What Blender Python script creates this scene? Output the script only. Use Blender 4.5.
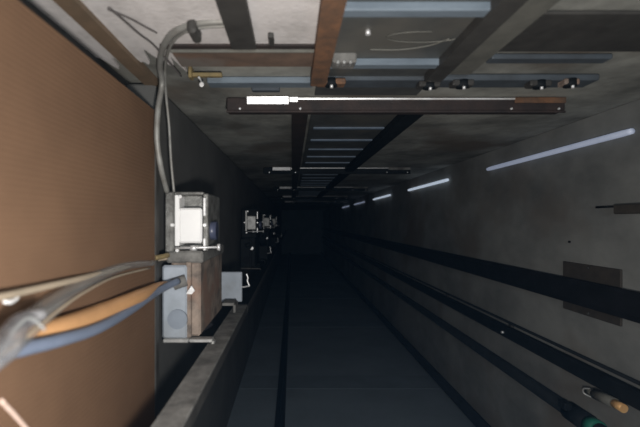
import bpy, math, random
from mathutils import Vector, noise
random.seed(7)
S = bpy.context.scene
C = S.collection
for o in list(bpy.data.objects): bpy.data.objects.remove(o)

# ------------------------------------------------------------ camera, light
# The place: a lift shaft seen from its top, looking straight down.
# X = to the right, Y = towards the wall with the landing doors, depth d = metres below the camera.
H = 27.0                       # camera height above the pit floor
F = 430.0                      # focal length in pixels of a 640 px wide frame
cd = bpy.data.cameras.new('camera'); cam = bpy.data.objects.new('camera', cd); C.objects.link(cam)
cam.location = (0, 0, H)       # an unrotated camera looks down -Z
cd.sensor_width = 36; cd.lens = 36 * F / 640
cd.shift_x = 28 / 640; cd.shift_y = 7.5 / 640
cd.clip_start = 0.02; cd.clip_end = 100
cd.dof.use_dof = True; cd.dof.focus_distance = 3.2; cd.dof.aperture_fstop = 1.7
S.camera = cam

w = bpy.data.worlds.new('world'); S.world = w; w.use_nodes = True
w.node_tree.nodes['Background'].inputs[0].default_value = (0.30, 0.42, 0.62, 1)
w.node_tree.nodes['Background'].inputs[1].default_value = 0.13

def area(name, loc, size, power, col, rot=(0, 0, 0)):
    l = bpy.data.lights.new(name, 'AREA'); l.energy = power; l.color = col; l.size = size
    o = bpy.data.objects.new(name, l); C.objects.link(o); o.location = loc; o.rotation_euler = rot
    return o
area('camera_torch', (0.06, -0.20, H - 0.08), 0.10, 36, (1.0, 0.96, 0.92))
area('shaft_fill_light', (0.4, 0.22, H + 1.6), 0.5, 20, (0.80, 0.90, 1.0), (math.radians(8), 0, 0))  # added fill light above the view, lifts the overall brightness
S.view_settings.view_transform = 'Standard'; S.view_settings.look = 'None'
S.view_settings.gamma = 1; S.view_settings.use_curve_mapping = False
S.view_settings.exposure = 0.0

# ------------------------------------------------------------ materials
def mat(name, col, col2=None, rough=0.8, metal=0.0, scale=4.0, bump=0.0, detail=6, lo=0.35, hi=0.65,
        spec=0.5, alpha=1.0, trans=0.0, stretch=(1, 1, 1), emis=None, estr=0.0, coords='Object', col3=None, bscale=8.0):
    m = bpy.data.materials.new(name); m.use_nodes = True
    nt = m.node_tree; N = nt.nodes; L = nt.links; b = N['Principled BSDF']
    b.inputs['Roughness'].default_value = rough; b.inputs['Metallic'].default_value = metal
    b.inputs['Specular IOR Level'].default_value = spec
    b.inputs['Transmission Weight'].default_value = trans; b.inputs['Alpha'].default_value = alpha
    tc = N.new('ShaderNodeTexCoord'); mp = N.new('ShaderNodeMapping'); L.new(tc.outputs[coords], mp.inputs[0])
    mp.inputs['Scale'].default_value = stretch
    n = N.new('ShaderNodeTexNoise'); n.inputs['Scale'].default_value = scale; n.inputs['Detail'].default_value = detail
    n.inputs['Roughness'].default_value = 0.62
    L.new(mp.outputs[0], n.inputs['Vector'])
    r = N.new('ShaderNodeValToRGB'); L.new(n.outputs['Fac'], r.inputs[0])
    c2 = col2 or tuple(c * 0.75 for c in col)
    r.color_ramp.elements[0].position = lo; r.color_ramp.elements[0].color = (*c2, 1)
    r.color_ramp.elements[1].position = hi; r.color_ramp.elements[1].color = (*col, 1)
    out = r.outputs[0]
    if col3:
        n3 = N.new('ShaderNodeTexNoise'); n3.inputs['Scale'].default_value = scale * 0.45; n3.inputs['Detail'].default_value = 4
        mp3 = N.new('ShaderNodeMapping'); mp3.inputs['Location'].default_value = (3.1, 7.7, 1.3)
        L.new(tc.outputs[coords], mp3.inputs[0]); L.new(mp3.outputs[0], n3.inputs['Vector'])
        r3 = N.new('ShaderNodeValToRGB'); r3.color_ramp.elements[0].position = 0.52; r3.color_ramp.elements[1].position = 0.66
        r3.color_ramp.elements[0].color = (0, 0, 0, 1); r3.color_ramp.elements[1].color = (1, 1, 1, 1)
        L.new(n3.outputs['Fac'], r3.inputs[0])
        mx = N.new('ShaderNodeMix'); mx.data_type = 'RGBA'
        L.new(r3.outputs[0], mx.inputs[0]); L.new(out, mx.inputs[6]); mx.inputs[7].default_value = (*col3, 1)
        out = mx.outputs[2]
    L.new(out, b.inputs['Base Color'])
    if bump:
        nb = N.new('ShaderNodeTexNoise'); nb.inputs['Scale'].default_value = scale * bscale; nb.inputs['Detail'].default_value = 5
        L.new(mp.outputs[0], nb.inputs['Vector'])
        bp = N.new('ShaderNodeBump'); bp.inputs['Strength'].default_value = bump; bp.inputs['Distance'].default_value = 0.01
        L.new(nb.outputs['Fac'], bp.inputs['Height']); L.new(bp.outputs[0], b.inputs['Normal'])
    if emis:
        b.inputs['Emission Color'].default_value = (*emis, 1); b.inputs['Emission Strength'].default_value = estr
    return m

M = {}
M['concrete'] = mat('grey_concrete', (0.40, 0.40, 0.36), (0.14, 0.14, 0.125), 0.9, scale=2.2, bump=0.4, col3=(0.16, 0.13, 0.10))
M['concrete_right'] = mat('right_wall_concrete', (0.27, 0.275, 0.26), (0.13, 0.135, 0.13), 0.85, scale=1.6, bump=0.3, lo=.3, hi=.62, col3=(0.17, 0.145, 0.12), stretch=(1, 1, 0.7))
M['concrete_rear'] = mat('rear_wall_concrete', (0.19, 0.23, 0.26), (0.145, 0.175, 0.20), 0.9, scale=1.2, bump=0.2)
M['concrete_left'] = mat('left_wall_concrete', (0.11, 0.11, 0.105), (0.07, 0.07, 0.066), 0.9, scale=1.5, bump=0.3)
M['ledge'] = mat('rear_ledge_concrete', (0.165, 0.20, 0.23), (0.125, 0.155, 0.18), 0.9, scale=2)
M['plaster'] = mat('white_plaster', (0.62, 0.59, 0.575), (0.42, 0.40, 0.385), 0.9, scale=7, bump=0.3, lo=0.25, hi=0.55, col3=(0.38, 0.36, 0.33))
M['brown'] = mat('brown_ribbed_sheet', (0.172, 0.103, 0.063), (0.148, 0.089, 0.055), 0.8, spec=0.08, scale=3, bump=0.1, detail=4)
M['brown_paint'] = mat('brown_painted_post', (0.20, 0.135, 0.085), (0.14, 0.10, 0.065), 0.7, scale=9)
M['rust'] = mat('rusty_steel', (0.23, 0.115, 0.06), (0.10, 0.065, 0.045), 0.75, 0.2, scale=14, bump=0.3)
M['rust_brown'] = mat('brown_rusty_paint', (0.19, 0.125, 0.09), (0.12, 0.085, 0.065), 0.75, 0.1, scale=9, bump=0.2, col3=(0.17, 0.15, 0.13))
M['rust_dark'] = mat('dark_rusty_steel', (0.045, 0.030, 0.026), (0.025, 0.02, 0.019), 0.7, 0.2, scale=10, bump=0.2)
M['steel_dark'] = mat('dark_steel', (0.075, 0.072, 0.066), (0.045, 0.043, 0.04), 0.6, 0.3, scale=8)
M['steel_grey'] = mat('dull_grey_steel', (0.19, 0.185, 0.16), (0.12, 0.12, 0.105), 0.65, 0.3, scale=8)
M['door_grey'] = mat('dark_grey_door_sheet', (0.105, 0.11, 0.105), (0.065, 0.068, 0.068), 0.55, 0.2, scale=5, col3=(0.13, 0.125, 0.11))
M['blue_steel'] = mat('pale_blue_galvanised_steel', (0.20, 0.245, 0.285), (0.12, 0.15, 0.18), 0.6, 0.1, scale=6, stretch=(0.5, 2, 2))
M['blue_dark'] = mat('dull_blue_grey_steel', (0.10, 0.12, 0.14), (0.07, 0.08, 0.09), 0.6, 0.3, scale=6)
M['blue_rib'] = mat('thin_blue_rib_paint', (0.17, 0.22, 0.29), (0.11, 0.145, 0.19), 0.55, scale=6)
M['alu'] = mat('bright_aluminium', (0.96, 0.96, 0.95), (0.70, 0.70, 0.70), 0.42, 0.5, scale=30, stretch=(1, 3, 3))
M['alu_dull'] = mat('dull_aluminium', (0.50, 0.50, 0.48), (0.35, 0.35, 0.34), 0.5, 0.6, scale=20)
M['zinc'] = mat('zinc_plated_metal', (0.52, 0.52, 0.50), (0.32, 0.32, 0.31), 0.5, 0.5, scale=18, bump=0.1)
M['housing_metal'] = mat('grimy_zinc_metal', (0.27, 0.27, 0.255), (0.09, 0.088, 0.08), 0.5, 0.4, scale=16, bump=0.3)
M['galv_pipe'] = mat('grey_conduit_metal', (0.30, 0.30, 0.28), (0.20, 0.19, 0.17), 0.55, 0.3, scale=12)
M['white_plastic'] = mat('white_plastic', (0.95, 0.95, 0.93), (0.85, 0.85, 0.84), 0.4, scale=5)
M['pale_blue'] = mat('pale_blue_grey_paint', (0.36, 0.40, 0.45), (0.28, 0.32, 0.36), 0.55, scale=8, col3=(0.25, 0.27, 0.29))
M['knock'] = mat('grey_blank_plug', (0.24, 0.28, 0.33), (0.20, 0.23, 0.27), 0.6, scale=8)
M['tan'] = mat('dusty_tan_metal', (0.33, 0.26, 0.21), (0.12, 0.10, 0.085), 0.8, scale=11, bump=0.4, col3=(0.24, 0.15, 0.11))
M['dust'] = mat('dust_grey_metal', (0.23, 0.225, 0.21), (0.09, 0.087, 0.08), 0.85, scale=10, bump=0.3)
M['black'] = mat('black_steel', (0.012, 0.013, 0.016), (0.006, 0.007, 0.008), 0.8, 0.0, scale=6, spec=0.15)
M['pipe_and_shade'] = mat('pipe_black_and_shade', (0.014, 0.017, 0.019), (0.008, 0.010, 0.012), 0.7, scale=6, spec=0.12)
M['bracket'] = mat('dark_brown_bracket', (0.055, 0.046, 0.036), (0.035, 0.03, 0.025), 0.8, scale=12)
M['orange'] = mat('orange_cable_sheath', (0.60, 0.33, 0.15), (0.50, 0.27, 0.12), 0.55, scale=6)
M['blue_cable'] = mat('slate_blue_cable_sheath', (0.17, 0.205, 0.28), (0.13, 0.16, 0.22), 0.5, scale=6)
M['beige'] = mat('beige_cable_sheath', (0.42, 0.34, 0.25), (0.32, 0.27, 0.20), 0.6, scale=6)
M['yellow'] = mat('yellow_brass', (0.36, 0.27, 0.12), (0.20, 0.16, 0.09), 0.5, 0.4, scale=12)
M['clear'] = mat('clear_plastic_sleeve', (0.34, 0.35, 0.34), (0.22, 0.23, 0.23), 0.3, scale=5, alpha=0.42)
M['fog_plastic'] = mat('frosted_plastic', (0.30, 0.30, 0.31), (0.12, 0.12, 0.13), 0.3, scale=22, alpha=0.5)
M['wire_dark'] = mat('dark_wire', (0.11, 0.10, 0.095), None, 0.7)
M['copper'] = mat('copper_fitting', (1.0, 0.62, 0.30), (0.9, 0.5, 0.2), 0.35, 0.4, scale=20)
M['green'] = mat('green_tape', (0.02, 0.20, 0.14), (0.015, 0.13, 0.09), 0.6, scale=10)
M['scratch'] = mat('scratch_mark', (0.66, 0.50, 0.42), (0.55, 0.40, 0.32), 0.9, scale=30)
M['glow'] = mat('glowing_streak', (0.7, 0.75, 0.85), None, 0.4, emis=(0.55, 0.64, 0.88), estr=0.24)  # emission stands in for light cast on the right wall
M['glow2'] = mat('glowing_streak_bright', (0.7, 0.75, 0.85), None, 0.4, emis=(0.62, 0.72, 0.86), estr=0.6)
M['blue_glass'] = mat('dark_blue_plastic', (0.07, 0.08, 0.13), (0.04, 0.05, 0.08), 0.35, scale=8)

# ------------------------------------------------------------ mesh helpers
class MB:
    """collects boxes, tubes and discs (in X, Y, depth) and links them as one mesh object"""
    def __init__(s): s.v = []; s.f = []; s.sm = []
    def _add(s, vs, fs, smooth=False):
        n = len(s.v); s.v += [Vector(v) for v in vs]
        for f in fs: s.f.append([n + i for i in f]); s.sm.append(smooth)
    def box(s, x0, x1, y0, y1, d0, d1, b=0.0):
        x0, x1 = sorted((x0, x1)); y0, y1 = sorted((y0, y1)); z1, z0 = H - min(d0, d1), H - max(d0, d1)
        b = min(b, (x1-x0)*.3, (y1-y0)*.3, (z1-z0)*.3)
        if b <= 0:
            v = [(x, y, z) for z in (z0, z1) for y in (y0, y1) for x in (x0, x1)]
            s._add(v, [(0,2,3,1), (4,5,7,6), (0,1,5,4), (2,6,7,3), (0,4,6,2), (1,3,7,5)]); return s
        rings = []
        for z, k in ((z0, b), (z0 + b, 0), (z1 - b, 0), (z1, b)):
            X0, X1, Y0, Y1 = x0 + k, x1 - k, y0 + k, y1 - k
            q = b if k == 0 else b * .6
            rings.append([(X0+q,Y0,z), (X1-q,Y0,z), (X1,Y0+q,z), (X1,Y1-q,z), (X1-q,Y1,z), (X0+q,Y1,z), (X0,Y1-q,z), (X0,Y0+q,z)])
        v = [p for r in rings for p in r]; fs = [tuple(range(7, -1, -1)), tuple(range(24, 32))]
        for a in range(3):
            for i in range(8):
                j = (i + 1) % 8; fs.append((a*8+i, a*8+j, a*8+8+j, a*8+8+i))
        s._add(v, fs); return s
    def prism(s, poly, d0, d1):
        """polygon in X, Y extruded along the depth"""
        n = len(poly); A = sum(poly[i][0]*poly[(i+1)%n][1]-poly[(i+1)%n][0]*poly[i][1] for i in range(n))
        if A < 0: poly = poly[::-1]
        z1, z0 = H - min(d0, d1), H - max(d0, d1)
        v = [(x, y, z0) for x, y in poly] + [(x, y, z1) for x, y in poly]
        fs = [tuple(range(n-1, -1, -1)), tuple(range(n, 2*n))] + [(i, (i+1)%n, n+(i+1)%n, n+i) for i in range(n)]
        s._add(v, fs); return s
    def tube(s, pts, r, seg=12, flat=1.0, smooth=True, steps=6):
        """pts: (X, Y, depth) or (X, Y, depth, radius); a smooth path through them"""
        P = [Vector((p[0], p[1], H - p[2])) for p in pts]; R = [(p[3] if len(p) > 3 else r) for p in pts]
        if len(P) > 2 and steps > 1:
            Q = []; RR = []
            for i in range(len(P) - 1):
                a = P[max(i-1, 0)]; b = P[i]; c = P[i+1]; e = P[min(i+2, len(P)-1)]
                for k in range(steps):
                    t = k / steps
                    Q.append(0.5 * ((2*b) + (c-a)*t + (2*a-5*b+4*c-e)*t*t + (3*b-a-3*c+e)*t**3)); RR.append(R[i]*(1-t)+R[i+1]*t)
            Q.append(P[-1]); RR.append(R[-1]); P, R = Q, RR
        vs = []; u = None
        for i, p in enumerate(P):
            t = (P[min(i+1, len(P)-1)] - P[max(i-1, 0)]).normalized()
            if u is None:
                u = Vector((0, 0, 1)) if abs(t.z) < .8 else Vector((1, 0, 0))
            u = (u - t * u.dot(t)).normalized(); v = t.cross(u)
            for k in range(seg):
                a = 2 * math.pi * k / seg; vs.append(p + u * math.cos(a) * R[i] + v * math.sin(a) * R[i] * flat)
        fs = []
        for i in range(len(P) - 1):
            for k in range(seg):
                j = (k + 1) % seg; fs.append((i*seg+k, i*seg+j, (i+1)*seg+j, (i+1)*seg+k))
        s._add(vs, fs, smooth)
        n = len(P)
        s._add([], []); base = len(s.v) - n * seg
        s.f.append([base + k for k in range(seg-1, -1, -1)]); s.sm.append(False)
        s.f.append([base + (n-1)*seg + k for k in range(seg)]); s.sm.append(False)
        return s
    def wedge(s, x0, x1, y0, y1, dw, df, db):
        v = [(x, y, z) for x in (x0, x1) for y, z in ((y0, H-db), (y1, H-db), (y1, H-dw), (y0, H-df))]
        s._add(v, [(0,1,2,3), (7,6,5,4), (0,4,5,1), (1,5,6,2), (2,6,7,3), (3,7,4,0)]); return s
    def rod(s, a, b, r, seg=16): return s.tube([a, b], r, seg, steps=1)
    def build(s, name, m, parent=None):
        me = bpy.data.meshes.new(name)
        if parent: org = Vector(parent.location)
        else:
            xs = [v.x for v in s.v]; ys = [v.y for v in s.v]; zs = [v.z for v in s.v]
            org = Vector(((min(xs)+max(xs))/2, (min(ys)+max(ys))/2, min(zs)))
        if parent and parent.parent: org = Vector(parent.parent.location)
        me.from_pydata([v - org for v in s.v], [], s.f)
        me.polygons.foreach_set('use_smooth', s.sm); me.materials.append(m); me.validate(); me.update()
        o = bpy.data.objects.new(name, me); C.objects.link(o)
        if parent: o.parent = parent
        else: o.location = org
        if parent and parent.parent: o.location = (0, 0, 0)
        return o

def tag(o, label=None, cat=None, group=None, kind=None):
    if label: o['label'] = label
    if cat: o['category'] = cat
    if group: o['group'] = group
    if kind: o['kind'] = kind
    return o
def thing(name, loc, label, cat, group=None):
    o = bpy.data.objects.new(name, None); C.objects.link(o); o.location = (loc[0], loc[1], H - loc[2]); o.empty_display_size = .1
    return tag(o, label, cat, group)
def part(name, mb, m, parent): return mb.build(name, M[m], parent)
def dup(root, down, label):
    r = root.copy(); C.objects.link(r); r.location = root.location + Vector((0, 0, -down)); r['label'] = label
    for ch in list(root.children):
        c = ch.copy(); C.objects.link(c); c.parent = r
        for g in ch.children:
            q = g.copy(); C.objects.link(q); q.parent = c
    return r

# ------------------------------------------------------------ setting
YF, XR, YB, XL = 0.68, 1.94, -2.07, -0.80      # the four walls of the shaft
PLY = [1.0]
def struct(name, mb, m): return tag(mb.build(name, M[m]), kind='structure')
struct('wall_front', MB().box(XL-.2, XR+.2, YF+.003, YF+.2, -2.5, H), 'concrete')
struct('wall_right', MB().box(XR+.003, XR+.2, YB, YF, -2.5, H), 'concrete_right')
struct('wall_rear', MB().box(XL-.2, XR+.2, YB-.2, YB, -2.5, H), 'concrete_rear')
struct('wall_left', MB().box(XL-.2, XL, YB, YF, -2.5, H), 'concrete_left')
struct('floor', MB().box(XL-.2, XR+.2, YB-.2, YF+.2, H, H+.2), 'ledge')
struct('trim_8', MB().box(XL, -.655, YB, YF-.02, 2.06, H, .01), 'concrete_left')
# faint blue dust haze that fills the shaft
hm = bpy.data.materials.new('dust_haze'); hm.use_nodes = True; nt = hm.node_tree; nt.nodes.clear()
vs_ = nt.nodes.new('ShaderNodeVolumeScatter'); vs_.inputs['Color'].default_value = (0.25, 0.55, 1.0, 1); vs_.inputs['Density'].default_value = 0.0011
mo = nt.nodes.new('ShaderNodeOutputMaterial'); nt.links.new(vs_.outputs[0], mo.inputs['Volume'])
tag(MB().box(XL-.1, XR+.1, YB-.1, YF+.1, -2.4, H+.1).build('dust_haze', hm), 'thin bluish dust haze filling the dark shaft', 'haze', kind='stuff')
# the white plaster left on the door wall, with a broken lower edge
def broken(x0, x1, d_top, d_bot, amp, seed):
    n = 28; v = []; th = .012
    edge = [(x0 + (x1-x0)*i/n, d_bot + amp*noise.noise(Vector((i*.45, seed, 0)))) for i in range(n+1)]
    mb = MB(); L = len(edge)
    for y in (YF-th, YF): v += [(x, y, H-d_top) for x, _ in edge] + [(x, y, H-d) for x, d in edge]
    fs = []
    for i in range(L-1):
        fs.append((i, L+i, L+i+1, i+1)); fs.append((L+i, 3*L+i, 3*L+i+1, L+i+1))
    fs.append((0, 2*L, 3*L, L)); fs.append((L-1, 2*L-1, 4*L-1, 3*L-1))
    mb._add(v, fs); return mb
struct('trim_1', broken(XL, -.47, -.5, 1.78, .25, 2.2), 'plaster')
struct('trim_2', broken(-.47, .09, -.5, 1.66, .10, 5.2), 'plaster')
# shallow ledges cast into the rear wall, one at each storey
for i in range(5):
    struct('trim_%d' % (3+i), MB().box(XL, XR, YB, YB+.004, 5.30+3.08*i, 5.75+3.08*i, .01), 'ledge')

# ------------------------------------------------------------ door wall
def xf(px, py=None, d=None):           # X on the door wall of something seen at px
    if d is None: d = F*YF/(221-py)
    return (px-292)/F*d
def df(py): return F*YF/(221-py)
D0, ST = 2.36, 3.08                    # depth of the first door header, storey height

def build_header(d, label, end='rust', ch='rust_dark'):
    t = thing('door_header', (.6, YF-.05, d+.09), label, 'door header', 'door headers one storey below another')
    ch_ = part('channel', MB().box(-.36, 1.50, YF-.075, YF, d, d+.09, .006).box(-.36, 1.50, YF-.085, YF-.075, d-.004, d+.006), ch, t)
    part('white_plate', MB().wedge(-.245, -.02, YF-.040, YF-.003, d-.022, d-.010, d), 'alu', t)
    part('track', MB().wedge(.0, 1.22, YF-.016, YF-.008, d-.0125, d-.010, d).wedge(-.012, .03, YF-.028, YF-.005, d-.016, d-.009, d), 'alu', t)
    part('end_plate', MB().box(1.22, 1.50, YF-.034, YF-.002, d-.012, d, .004), end, t)
    for x in (-.285, .045, 1.20, 1.46):
        part('bolt', MB().rod((x, YF-.066, d-.012), (x, YF-.066, d), .006, 8), 'alu', ch_)
    return t
hd = build_header(D0, 'nearest dark rusty door header with a white plate and thin bright track')
hl = ['second door header down, thin pale line above the ladder of door ribs', 'third door header down, a short pale dash in the dark',
      'fourth door header down, nearly lost in the dark', 'fifth door header down, deepest faint one in the shaft']
hd = build_header(D0+ST, hl[0], 'dust', 'pipe_and_shade')  # lower headers: dark of the shaft put into their colours
for k, l in enumerate(hl[1:]): dup(hd, ST*(k+1), l)

def build_leaf(d0, d1, ribs, label, p=.042, m='blue_steel'):
    t = thing('landing_door', (.4, YF-.02, d1), label, 'door', 'landing doors seen from the shaft')
    part('door_sheet', MB().box(.12, .66, YF-.014, YF, d0, d1), 'door_grey', t)
    for d in ribs:
        part('rib', MB().box(.15, .655, YF-p, YF-.013, d, d+.05, .004), m, t)
    return t
build_leaf(-.5, 2.28, [.86, 1.30, 1.755], 'nearest landing door back, dark grey sheet with two wide pale blue ribs')
lf = build_leaf(2.62, 5.36, [3.04+.455*i for i in range(5)], 'second landing door down, ladder of thin bluish ribs below the near header', .026, 'blue_rib')
ll = ['third landing door down, faint ribs below the second header', 'fourth landing door down, lost in the dark of the shaft', 'fifth landing door down, at the darkest end of the shaft']
for k, l in enumerate(ll): dup(lf, ST*(k+1), l)

def post(name, x0, x1, p, d0, d1, m, label, cat='post', group=None, flange=True):
    mb = MB().box(x0, x1, YF-p, YF-p+.008, d0, d1).box(x0, x0+.008, YF-p+.008, YF, d0, d1).box(x1-.008, x1, YF-p+.008, YF, d0, d1)
    return tag(mb.build(name, M[m]), label, cat, group)
post('steel_post', -.705, -.64, .03, -.5, 2.10, 'brown_paint', 'brown painted post slanting across the white plaster in the top left corner')
post('steel_post', -.225, -.135, .035, -.5, 1.62, 'steel_dark', 'dark steel post standing on the rusty crossbeam, left of the rusty post')
post('steel_post', .085, .155, .06, -.5, 1.98, 'rust', 'orange rusty door post rising from the near header to the top edge')
post('steel_post', .60, .675, .05, -.5, 1.95, 'steel_dark', 'dark diagonal door post right of the nearest landing door')
post('steel_post', .685, .80, .022, -.5, 1.93, 'steel_grey', 'pale olive grey post lying right beside the dark diagonal post')
post('steel_post', .0, .095, .05, 2.46, 5.40, 'rust_dark', 'dark brown door post left of the ladder of bluish ribs')
post('steel_post', .665, .77, .06, 2.46, 5.40, 'pipe_and_shade', 'black diagonal door post right of the ladder of bluish ribs')
g = 'door posts deep in the shaft'
for k in range(1, 3):
    w_ = ['third', 'fourth'][k-1]
    post('steel_post', .0, .095, .05, 2.46+ST*k, 5.40+ST*k, 'rust_dark', 'left door post of the %s landing door down, in the dark' % w_, group=g)
    post('steel_post', .665, .77, .06, 2.46+ST*k, 5.40+ST*k, 'pipe_and_shade', 'right door post of the %s landing door down, in the dark' % w_, group=g)

# rusty crossbeam under the white plaster
t = thing('crossbeam', (-.18, YF-.03, 1.78), 'rusty brown crossbeam running below the white plaster to the rusty post', 'beam')
part('flange', MB().box(-.47, .10, YF-.030, YF, 1.655, 1.665, .002), 'steel_grey', t)
part('web', MB().box(-.47, .10, YF-.024, YF-.004, 1.665, 1.83, .002), 'rust_brown', t)
part('shadow_gap_strip', MB().box(-.50, .10, YF-.02, YF-.002, 1.62, 1.655, .002), 'rust_dark', t)
tag(MB().box(-.40, .10, YF-.03, YF, 2.02, 2.10, .004).build('blue_rail', M['blue_steel']), 'dull blue steel rail between the crossbeam and the near header', 'rail')
tag(MB().box(.81, 1.30, YF-.022, YF, 1.74, 1.80, .004).build('blue_rail', M['blue_dark']), 'faint blue grey rail right of the pale olive post', 'rail')
tag(MB().box(.15, 1.42, YF-.03, YF-.0, 1.98, 2.10, .006).build('dark_rail', M['blue_dark']), 'dark long rail carrying the bolts just above the near header', 'rail')
tag(MB().box(.81, XR-.02, YF-.012, YF, 1.385, 1.70, .004).build('dark_sheet', M['steel_dark']), 'dark sheet on the door wall in the top right corner', 'sheet')

# small fittings
t = thing('hinge_block', (.24, YF-.03, 1.78), 'small dusty grey block at the foot of the rusty post', 'block')
part('block_body', MB().box(.16, .255, YF-.055, YF-.014, 1.69, 1.77, .006), 'dust', t)
for x in (.18, .205, .23): part('tooth', MB().box(x-.006, x+.006, YF-.062, YF-.05, 1.685, 1.72, .002), 'zinc', t)
def roller(x, d, label, m='steel_dark', w=.10):
    t = thing('roller_bracket', (x, YF-.05, d+.05), label, 'bracket', 'roller brackets above the near header')
    bp_ = part('bracket_plate', MB().box(x-w/2, x+w/2, YF-.055, YF-.028, d, d+.06, .005), m, t)
    part('roller', MB().rod((x, YF-.062, d+.02), (x, YF-.03, d+.02), .028, 20), 'pipe_and_shade', t)
    part('bolt', MB().rod((x, YF-.075, d+.0), (x, YF-.055, d+.0), .007, 10), 'alu', bp_)
roller(.18, 1.955, 'rusty roller bracket at the foot of the rusty post', 'rust', .13)
roller(.64, 1.99, 'dark roller bracket with a bright bolt, left of the pair below the diagonal post')
roller(.79, 1.975, 'dark roller bracket with a bolt, right of the pair below the diagonal post')
roller(1.15, 1.98, 'dark roller bracket left of the pair above the rusty end plate')
roller(1.28, 1.96, 'dark roller bracket farthest right above the rusty end plate', 'tan', .07)
tag(MB().rod((.265, YF-.03, 1.50), (.265, YF-.012, 1.50), .009, 12).build('bolt', M['alu']), 'single bright bolt head on the dark sheet of the nearest door', 'bolt')
pts = []
for i in range(21):
    a = math.radians(20 + i*13); pts.append((.47+.13*math.cos(a), YF-.019, 1.545+.045*math.sin(a)))
tag(MB().tube(pts, .002, 6, steps=2).build('scuff_ring', M['steel_grey']), 'thin grey circular scuff on the dark sheet of the nearest door', 'wire')  # circular scuff on the sheet, shaped as a thin ring
tag(MB().tube([(.30, YF-.018, 1.66), (.42, YF-.02, 1.655), (.52, YF-.018, 1.62), (.57, YF-.018, 1.56)], .003, 6).build('wire', M['steel_grey']),  # scuff on the door sheet, shaped as a thin wire
    'grey scuff curving below the circular scuff on the nearest door', 'wire')  # lower arc of the swirling scuff, shaped as a thin tube
t = thing('brass_bracket', (-.42, YF-.05, 1.95), 'small yellow brass bracket with a white screw under the left end of the crossbeam', 'bracket')
part('arm', MB().box(-.455, -.31, YF-.040, YF-.022, 1.90, 1.925, .003).box(-.455, -.44, YF-.05, YF, 1.88, 1.93, .003), 'yellow', t)
part('screw', MB().rod((-.405, YF-.055, 1.87), (-.405, YF-.055, 1.93), .004, 10).rod((-.405, YF-.07, 1.925), (-.405, YF-.06, 1.94), .010, 12), 'alu', t)
tag(MB().box(.03-.23, .06-.12, YF-.035, YF-.005, 2.12, 2.16, .004).build('lock_block', M['blue_dark']), 'small dark blue block on the dull blue rail above the white plate', 'block')
tag(MB().box(-.085, -.065, YF-.03, YF-.01, 1.52, 1.60, .003).build('clip', M['steel_dark']), 'small dark clip on the white plaster right of the dark steel post', 'clip')

# thin wires on the plaster
tag(MB().tube([(-.565, YF-.022, 1.33), (-.555, YF-.02, 1.40), (-.54, YF-.018, 1.52), (-.52, YF-.02, 1.60), (-.505, YF-.03, 1.72), (-.49, YF-.04, 1.90)], .004, 6).build('wire', M['wire_dark']),
    'thin dark wire wandering down the white plaster left of the conduits', 'wire')
tag(MB().tube([(-.575, YF-.020, 1.34), (-.53, YF-.02, 1.40), (-.50, YF-.02, 1.46), (-.475, YF-.02, 1.51)], .003, 6).build('wire', M['wire_dark']),
    'short thin dark wire branching towards the conduits on the white plaster', 'wire')

# conduits from the crossbeam round the corner to the switch box
def px(x, y, d): return ((x-292)/F*d, (221-y)/F*d, d)
tag(MB().tube([px(226, 21, 1.44), px(205, 22, 1.44), px(188, 25, 1.46), px(172, 34, 1.52), px(163, 48, 1.64), px(160, 66, 1.80), px(162, 84, 1.90), px(158, 110, 1.88), px(157, 140, 1.88), px(161, 168, 1.92), px(167, 192, 2.03)], .0125, 12).build('conduit', M['galv_pipe']),
    'left thicker grey conduit bending from the plaster down to the switch box', 'conduit', 'two conduits bending down to the switch box')
tag(MB().tube([px(226, 26, 1.46), px(205, 27, 1.46), px(190, 30, 1.48), px(176, 38, 1.56), px(168, 52, 1.68), px(165, 72, 1.86), px(166, 95, 1.97), px(169, 125, 2.02), px(171, 160, 2.03), px(174, 192, 2.05)], .0065, 10).build('conduit', M['galv_pipe']),
    'right thinner grey conduit beside the thick one above the switch box', 'conduit', 'two conduits bending down to the switch box')
t = thing('pipe_clamp', px(194, 25, 1.50), 'dark saddle clamp holding both conduits on the white plaster', 'clamp')
part('strap', MB().box(*[px(190, 0, 1.47)[0], px(199, 0, 1.47)[0]], YF-.055, YF-.01, 1.42, 1.52, .008), 'steel_dark', t)

# ------------------------------------------------------------ brown ribbed panel on the left
XP = -.62
def ribbed():
    mb = MB(); pitch = .0145; y0, y1 = -1.75, .50; n = int((y1-y0)/pitch*4); vs = []
    dd = [.2, .8, 1.4, 1.94]
    for d in dd:
        for i in range(n+1):
            y = y0 + (y1-y0)*i/n; vs.append((XP + .0006*math.sin(2*math.pi*y/pitch), y, H-d))
    fs = []
    for a in range(len(dd)-1):
        for i in range(n): fs.append((a*(n+1)+i, (a+1)*(n+1)+i, (a+1)*(n+1)+i+1, a*(n+1)+i+1))
    mb._add(vs, fs, True); mb.box(XP-.045, XP-.003, y0, y1, .2, 1.94); return mb
t = thing('ribbed_panel', (XP-.02, -.6, 2.06), 'large brown finely ribbed panel filling the left side of the picture', 'panel')
part('ribbed_sheet', ribbed(), 'brown', t)
part('edge_strip', MB().box(XP-.05, XP+.006, -1.75, .50, 1.94, 1.99, .004), 'steel_dark', t)
tag(MB().box(XP-.13, XP-.045, -1.7, .40, 1.86, 1.94, .004).build('panel_stud', M['steel_dark']), 'dark upright stud fixing the brown panel to the left wall', 'stud')
tag(MB().tube([(XP+.004, -.36-.02, .91), (XP+.004, -.455, .975), (XP+.004, -.56, 1.06)], .006, 6).build('pale_scratch', M['scratch']), 'pale thin scratch slanting across the brown panel at the bottom left corner', 'panel scratch')  # scratch on the panel, shaped as a thin tube
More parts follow.
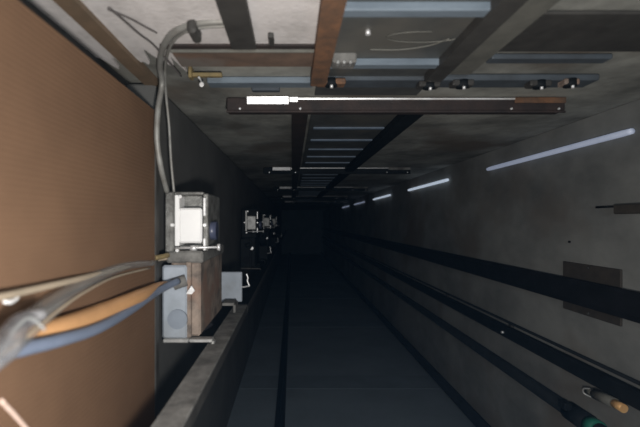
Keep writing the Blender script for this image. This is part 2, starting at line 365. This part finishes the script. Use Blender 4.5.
tag(MB().tube([(XP+.008, -.172, .915), (XP+.009, -.176, .935, .006), (XP+.008, -.171, .96)], .004, 8).build('label_scrap', M['white_plastic']), 'small white scrap on the brown panel above the grey sleeve', 'scrap')

# ------------------------------------------------------------ switch assembly (repeats at every storey)
def build_switch(d, label, dim=False):
    def X(p): return (p-292)/F*2.05
    def Y(p): return (221-p)/F*2.05
    def part(name, mb, m, parent):
        if dim: m = {'housing_metal': 'pipe_and_shade', 'zinc': 'steel_dark', 'dust': 'pipe_and_shade', 'tan': 'pipe_and_shade', 'pale_blue': 'pipe_and_shade', 'knock': 'black', 'white_plastic': 'zinc'}.get(m, m)  # darkness of the deeper storeys put into the materials
        return mb.build(name, M[m], parent)
    t = thing('switch_box', (-.5, -.2, d+.95), label, 'switch box', 'switch boxes one storey below another')
    # upper housing: an open metal tray
    h = MB().box(X(166), X(175), Y(192), Y(252), d-.02, d+.30, .006).box(X(204), X(209), Y(194), Y(250), d-.02, d+.30, .004)
    h.box(X(175), X(204), Y(192), Y(195), d-.01, d+.30, .003).box(X(175), X(204), Y(195), Y(252), d+.10, d+.30)
    hs = part('housing', h, 'housing_metal', t)
    part('cover', MB().box(X(179), X(202), Y(208), Y(243), d-.005, d+.10, .008).box(X(175), X(179.5), Y(195), Y(246), d-.005, d+.10, .003), 'white_plastic', t)
    part('side_strip', MB().box(X(204.5), X(207), Y(198), Y(216), d-.032, d-.018, .002), 'alu', t)
    part('side_strip', MB().box(X(204.5), X(207), Y(238), Y(250), d-.032, d-.018, .002), 'alu', t)
    for q, r in ((174, 225), (206, 225), (179, 250), (182, 197)):
        part('screw', MB().rod((X(q), Y(r), d-.035), (X(q), Y(r), d-.015), .008, 12), 'alu', hs)
    rl = part('roller', MB().rod((X(205), Y(231), d+.06), (X(215), Y(231), d+.06), .045, 20), 'blue_glass', t)
    pn = part('pin', MB().rod((X(178), Y(247.5), d-.05), (X(221), Y(246.5), d-.05), .005, 10).rod((X(193), Y(247.5), d-.05), (X(199), Y(247.5), d-.05), .012, 12)
              .rod((X(219.5), Y(246.5), d-.05), (X(222), Y(246.5), d-.05), .016, 14), 'alu', t)
    # middle dusty slab
    part('dusty_plate', MB().box(X(166), X(203), Y(251), Y(263), d-.0, d+.62, .008), 'dust', t)
    # lower box, long in depth, with a pale face
    part('lower_body', MB().box(X(170), X(200), Y(262), Y(337), d+.012, d+.64, .01).box(X(186), X(191.5), Y(262), Y(337), d-.012, d+.30, .005), 'tan', t)
    fp = part('face_plate', MB().box(X(163), X(188), Y(265), Y(338), d-.02, d+.012, .012), 'pale_blue', t)
    part('blank_plug', MB().rod((X(179), Y(318), d-.032), (X(179), Y(318), d-.018), .046, 28), 'knock', fp)
    part('rim', MB().box(X(165), X(190), Y(337), Y(341), d-.035, d+.05, .004), 'zinc', t)
    # cable inlet
    part('gland', MB().tube([(X(176), Y(283), d-.05), (X(188), Y(279), d-.035)], .028, 14, steps=1), 'dust', t)
    part('torn_tag', MB().prism([(X(188.5), Y(292)), (X(194), Y(284)), (X(197), Y(289)), (X(194), Y(292.5))], d-.05, d-.044), 'alu', t)
    # brackets
    part('lower_bracket', MB().box(X(190), X(213), Y(338), Y(341.5), d-.02, d+.03, .003).box(X(212), X(215), Y(340), Y(353), d-.02, d+.02, .003), 'zinc', t)
    e = 2.72/2.05
    part('upper_bracket', MB().box(X(222)*e, X(234)*e, Y(303)*e, Y(306)*e, d+.67, d+.80, .003).box(X(233)*e, X(235.5)*e, Y(305)*e, Y(316)*e, d+.67, d+.80, .003), 'dust', t)
    e = 2.95/2.05
    part('back_plate', MB().box(X(220)*e, X(242)*e, Y(272)*e, Y(302)*e, d+.90, d+.93, .006), 'pale_blue', t)
    part('hook', MB().tube([(X(247)*e, Y(273)*e, d+.86), (X(248.5)*e, Y(277)*e, d+.86), (X(248)*e, Y(280)*e, d+.86), (X(250)*e, Y(285)*e, d+.86)], .006, 8)
         .tube([(X(250)*e, Y(285)*e, d+.86), (X(243)*e, Y(287)*e, d+.9), (X(238)*e, Y(286)*e, d+.92)], .006, 8), 'alu', t)
    part('lever', MB().tube([(X(201)*1.15, Y(330)*1.15, d+.28), (X(209)*1.15, Y(325)*1.15, d+.28), (X(213)*1.15, Y(322)*1.15, d+.28)], .014, 8), 'black', t)
    return t
sw = build_switch(2.05, 'large switch box with a glaring white cover and pale blue face beside the brown panel')
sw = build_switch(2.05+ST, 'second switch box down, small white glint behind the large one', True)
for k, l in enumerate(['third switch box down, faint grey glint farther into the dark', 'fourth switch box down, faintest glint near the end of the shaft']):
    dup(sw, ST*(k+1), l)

# guide channel that the switch boxes sit on
def channel(d0, d1, m, label, feet):
    t = thing('guide_channel', (-.33, -.6, d1), label, 'channel')
    part('web', MB().box(-.40, -.39, -.80, -.58, d0, d1, .002), m, t)
    part('flange', MB().box(-.39, -.31, -.59, -.58, d0, d1, .002), m, t)
    part('lip', MB().box(-.32, -.31, -.64, -.59, d0, d1, .002), 'steel_dark', t)
    for f in feet: part('foot_bracket', MB().box(-.65, -.40, -.76, -.70, f, f+.1, .004), 'steel_dark', t)
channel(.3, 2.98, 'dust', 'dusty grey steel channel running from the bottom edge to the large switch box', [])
channel(3.0, H, 'pipe_and_shade', 'dark lower length of steel channel going on behind the large switch box', [4+ST*k for k in range(4)])  # black colour carries the missing light below the first box

# ------------------------------------------------------------ cables in the left foreground
gc = 'cables coming out of the switch box'
def cable(name, pts, r, m, label, flat=1.0, group=gc, seg=14):
    return tag(MB().tube([(*px(a, b, d), *( [rr] if rr else [])) for a, b, d, rr in pts], r, seg, flat).build(name, M[m]), label, 'cable', group)
cable('cable', [(167, 258, 2.0, None), (150, 261, 1.92, None), (110, 271, 1.46, None), (70, 281, 1.16, None), (35, 289, 1.00, None), (0, 297, .87, None), (-40, 305, .76, None)], .0085, 'beige',
      'thin beige cable, topmost of those from the switch box to the left edge')
cable('cable', [(178, 281, 1.98, None), (158, 291, 1.82, None), (130, 310, 1.50, None), (98, 328, 1.22, None), (60, 340, 1.02, None), (18, 350, .88, None), (-40, 364, .74, None)], .016, 'blue_cable',
      'slate blue cable, lowest of those from the switch box')
cable('cable', [(166, 283, 2.0, .010), (156, 287, 1.86, .018), (138, 297, 1.62, .028), (100, 314, 1.33, .033), (62, 327, 1.10, .028), (25, 336, .96, .024), (-20, 345, .84, .02)], .024, 'orange',
      'wide flat orange cable lying just above the slate blue one')
t = cable('plastic_sleeve', [(152, 263, 1.90, .012), (125, 266, 1.62, .018), (98, 276, 1.38, .022), (70, 292, 1.18, .026), (42, 313, 1.00, .028), (15, 336, .86, .03), (-20, 365, .74, .03)], .024, 'clear',
      'grey clear plastic sleeve curving down to the left edge over the cables')
cable('cable', [(150, 268, 1.86, None), (115, 277, 1.48, None), (85, 292, 1.20, None), (60, 309, 1.03, None), (38, 327, .90, None), (15, 345, .80, None), (-20, 370, .70, None)], .0038, 'beige',
      'thin pale cord following the lower edge of the clear plastic sleeve')
tag(MB().tube([(*px(44, 314, .88), .010), (*px(22, 322, .84), .020), (*px(12, 335, .80), .024), (*px(4, 350, .76), .024), (*px(-20, 368, .70), .02)], .02, 14).build('frosted_wrap', M['fog_plastic']),
    'crumpled frosted plastic wrap at the left edge where the cables meet', 'wrap')
cable('cable', [(45, 330, .84, None), (30, 318, .82, None), (14, 330, .78, None), (2, 352, .74, None), (-20, 372, .68, None)], .004, 'clear', 'pale clear strap looped over the frosted wrap')
tag(MB().rod(px(156, 288, 1.93), px(163, 285, 1.97), .014, 14).build('cable_gland', M['zinc']), 'small grey cable end ring where the orange cable meets the switch box', 'ring')

tag(MB().tube([px(168, 255, 2.0), px(163, 256.5, 1.97), px(155, 258, 1.94)], .012, 10).build('cable_sleeve', M['yellow']), 'short yellow sleeve on the beige cable where it enters the switch box', 'sleeve')

# ------------------------------------------------------------ right wall
for k, (d0, d1, m, l) in enumerate([(2.44, 4.2, 'glow', 'nearest and longest bluish streak of light on the right wall'),
        (5.30, 7.05, 'glow2', 'second streak of light down the right wall, thin and bright'),
        (8.40, 10.1, 'glow2', 'third streak of light down the right wall, short dash'),
        (11.4, 13.2, 'glow', 'fourth streak of light down the right wall, tiny dash'),
        (14.5, 16.3, 'glow', 'fifth streak of light down the right wall, faint speck')]):
    t = thing('light_streak', (XR-.02, .5, d1), l, 'light streak', 'light streaks one storey below another')  # glowing bar added in place of light falling on the wall
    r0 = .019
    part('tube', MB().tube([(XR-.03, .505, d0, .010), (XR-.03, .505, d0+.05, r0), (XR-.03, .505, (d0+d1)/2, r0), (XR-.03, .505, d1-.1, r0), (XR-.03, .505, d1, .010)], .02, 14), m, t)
    part('clip', MB().box(XR-.02, XR, .495, .515, d0+.25, d0+.28), 'steel_grey', t)
    part('clip', MB().box(XR-.02, XR, .495, .515, d1-.35, d1-.32), 'steel_grey', t)

def yr(ratio, x): return -ratio*x
t = thing('guide_rail', (XR-.06, -.5, H), 'broad black guide rail crossing the right wall to the dark end', 'guide rail')
part('rail_body', MB().prism([(1.88,-.55),(1.88,-.385),(1.865,-.385),(1.85,-.42),(1.85,-.515),(1.865,-.55)], .3, H), 'black', t)
for k in range(8): part('rail_foot', MB().box(1.88, XR, -.54, -.42, 4.3+ST*k, 3.42+ST*k), 'black', t)
def bracket(y0, y1, d0, d1, label, m='bracket', th=.03):
    t = thing('wall_bracket', (XR-.02, (y0+y1)/2, d1), label, 'bracket')
    part('plate', MB().box(XR-th, XR, y0, y1, d0, d1, .004), m, t)
    for y in (y0+.02, y1-.02): part('bolt', MB().rod((XR-th-.012, y, (d0+d1)/2), (XR-th, y, (d0+d1)/2), .009, 8), 'steel_dark', t)
bracket(-.62, -.285, 2.52, 3.06, 'dark brown bracket plate fixed behind the black guide rail', th=.014)
t = thing('steel_bracket', (XR-.03, .08, 2.7), 'dark arm with a thin rod at the right edge above the guide rail', 'arm')
part('arm_body', MB().box(XR-.06, XR, .04, .095, 2.05, 2.52, .006), 'bracket', t)
part('rod', MB().rod((XR-.03, .085, 2.5), (XR-.03, .085, 2.70), .006, 8), 'black', t)
tag(MB().rod((XR-.01, -.145, 2.78+.22), (XR, -.145, 2.78+.22), .008, 8).build('anchor_bolt', M['black']), 'tiny dark anchor hole bolt on the right wall above the bracket plate', 'bolt')

def pipe(x, y, r, m, name, label, d0=.3):
    return tag(MB().rod((x, y, d0), (x, y, H), r, 16).build(name, M[m]), label, 'pipe')
pipe(XR-.03, -.893, .011, 'pipe_and_shade', 'thin_pipe', 'thin black line pipe, uppermost of the three below the guide rail')
t = thing('thick_pipe', (XR-.06, -1.02, H), 'thick dark pipe under the thin one, running beside the copper fitting', 'pipe')
part('pipe_run', MB().box(XR-.085, XR-.03, -1.02, -.92, .3, H, .012), 'pipe_and_shade', t)
for k in range(8):
    part('pipe_clip', MB().box(XR-.03, XR, -1.03, -.91, 3.75+1.54*k, 3.80+1.54*k, .003), 'steel_dark', t)
part('bright_screw', MB().rod((XR-.105, -.975, 3.77), (XR-.083, -.975, 3.77), .011, 8), 'alu', t)
t = thing('lower_pipe', (XR-.06, -1.30, H), 'dark lower pipe ending in a coupling with green tape', 'pipe')
part('pipe_run', MB().rod((XR-.07, -1.278, 2.2), (XR-.07, -1.278, H), .047, 16), 'pipe_and_shade', t)
part('coupling', MB().rod((XR-.07, -1.278, 2.70), (XR-.07, -1.278, 2.90), .060, 20).box(XR-.15, XR-.10, -1.25, -1.20, 2.82, 2.90, .006), 'pipe_and_shade', t)
part('green_tape', MB().rod((XR-.07, -1.278, 2.62), (XR-.07, -1.278, 2.70), .056, 20), 'green', t)
pipe(XR-.10, YB+.09, .055, 'black', 'corner_pipe', 'black pipe down the far right bottom corner of the shaft')
t = thing('copper_valve', (XR-.10, -1.10, 2.75), 'grey pipe valve with a glowing copper coloured end below the thick pipe', 'valve')
part('valve_body', MB().rod((XR-.11, -1.035, 2.44), (XR-.11, -1.045, 2.60), .030, 16).rod((XR-.11, -1.045, 2.60), (XR-.11, -1.05, 2.66), .02, 12), 'steel_grey', t)
part('copper_end', MB().rod((XR-.11, -1.035, 2.37), (XR-.11, -1.035, 2.44), .024, 18), 'copper', t)
part('wire_clip', MB().tube([(XR-.12, -1.07, 2.60), (XR-.16, -1.05, 2.62), (XR-.15, -1.03, 2.64), (XR-.11, -1.03, 2.64)], .005, 8), 'zinc', t)

# ------------------------------------------------------------ rear wall
t = thing('rear_guide_rail', (-.12, YB+.04, H), 'slim black rail running up the middle of the rear wall', 'guide rail')
part('rail_body', MB().box(-.17, -.07, YB+.055, YB+.065, .3, H).box(-.125, -.115, YB+.065, YB+.12, .3, H), 'black', t)
for k in range(8): part('rail_foot', MB().box(-.15, -.09, YB+.0, YB+.055, 3.9+ST*k, 4.0+ST*k), 'black', t)
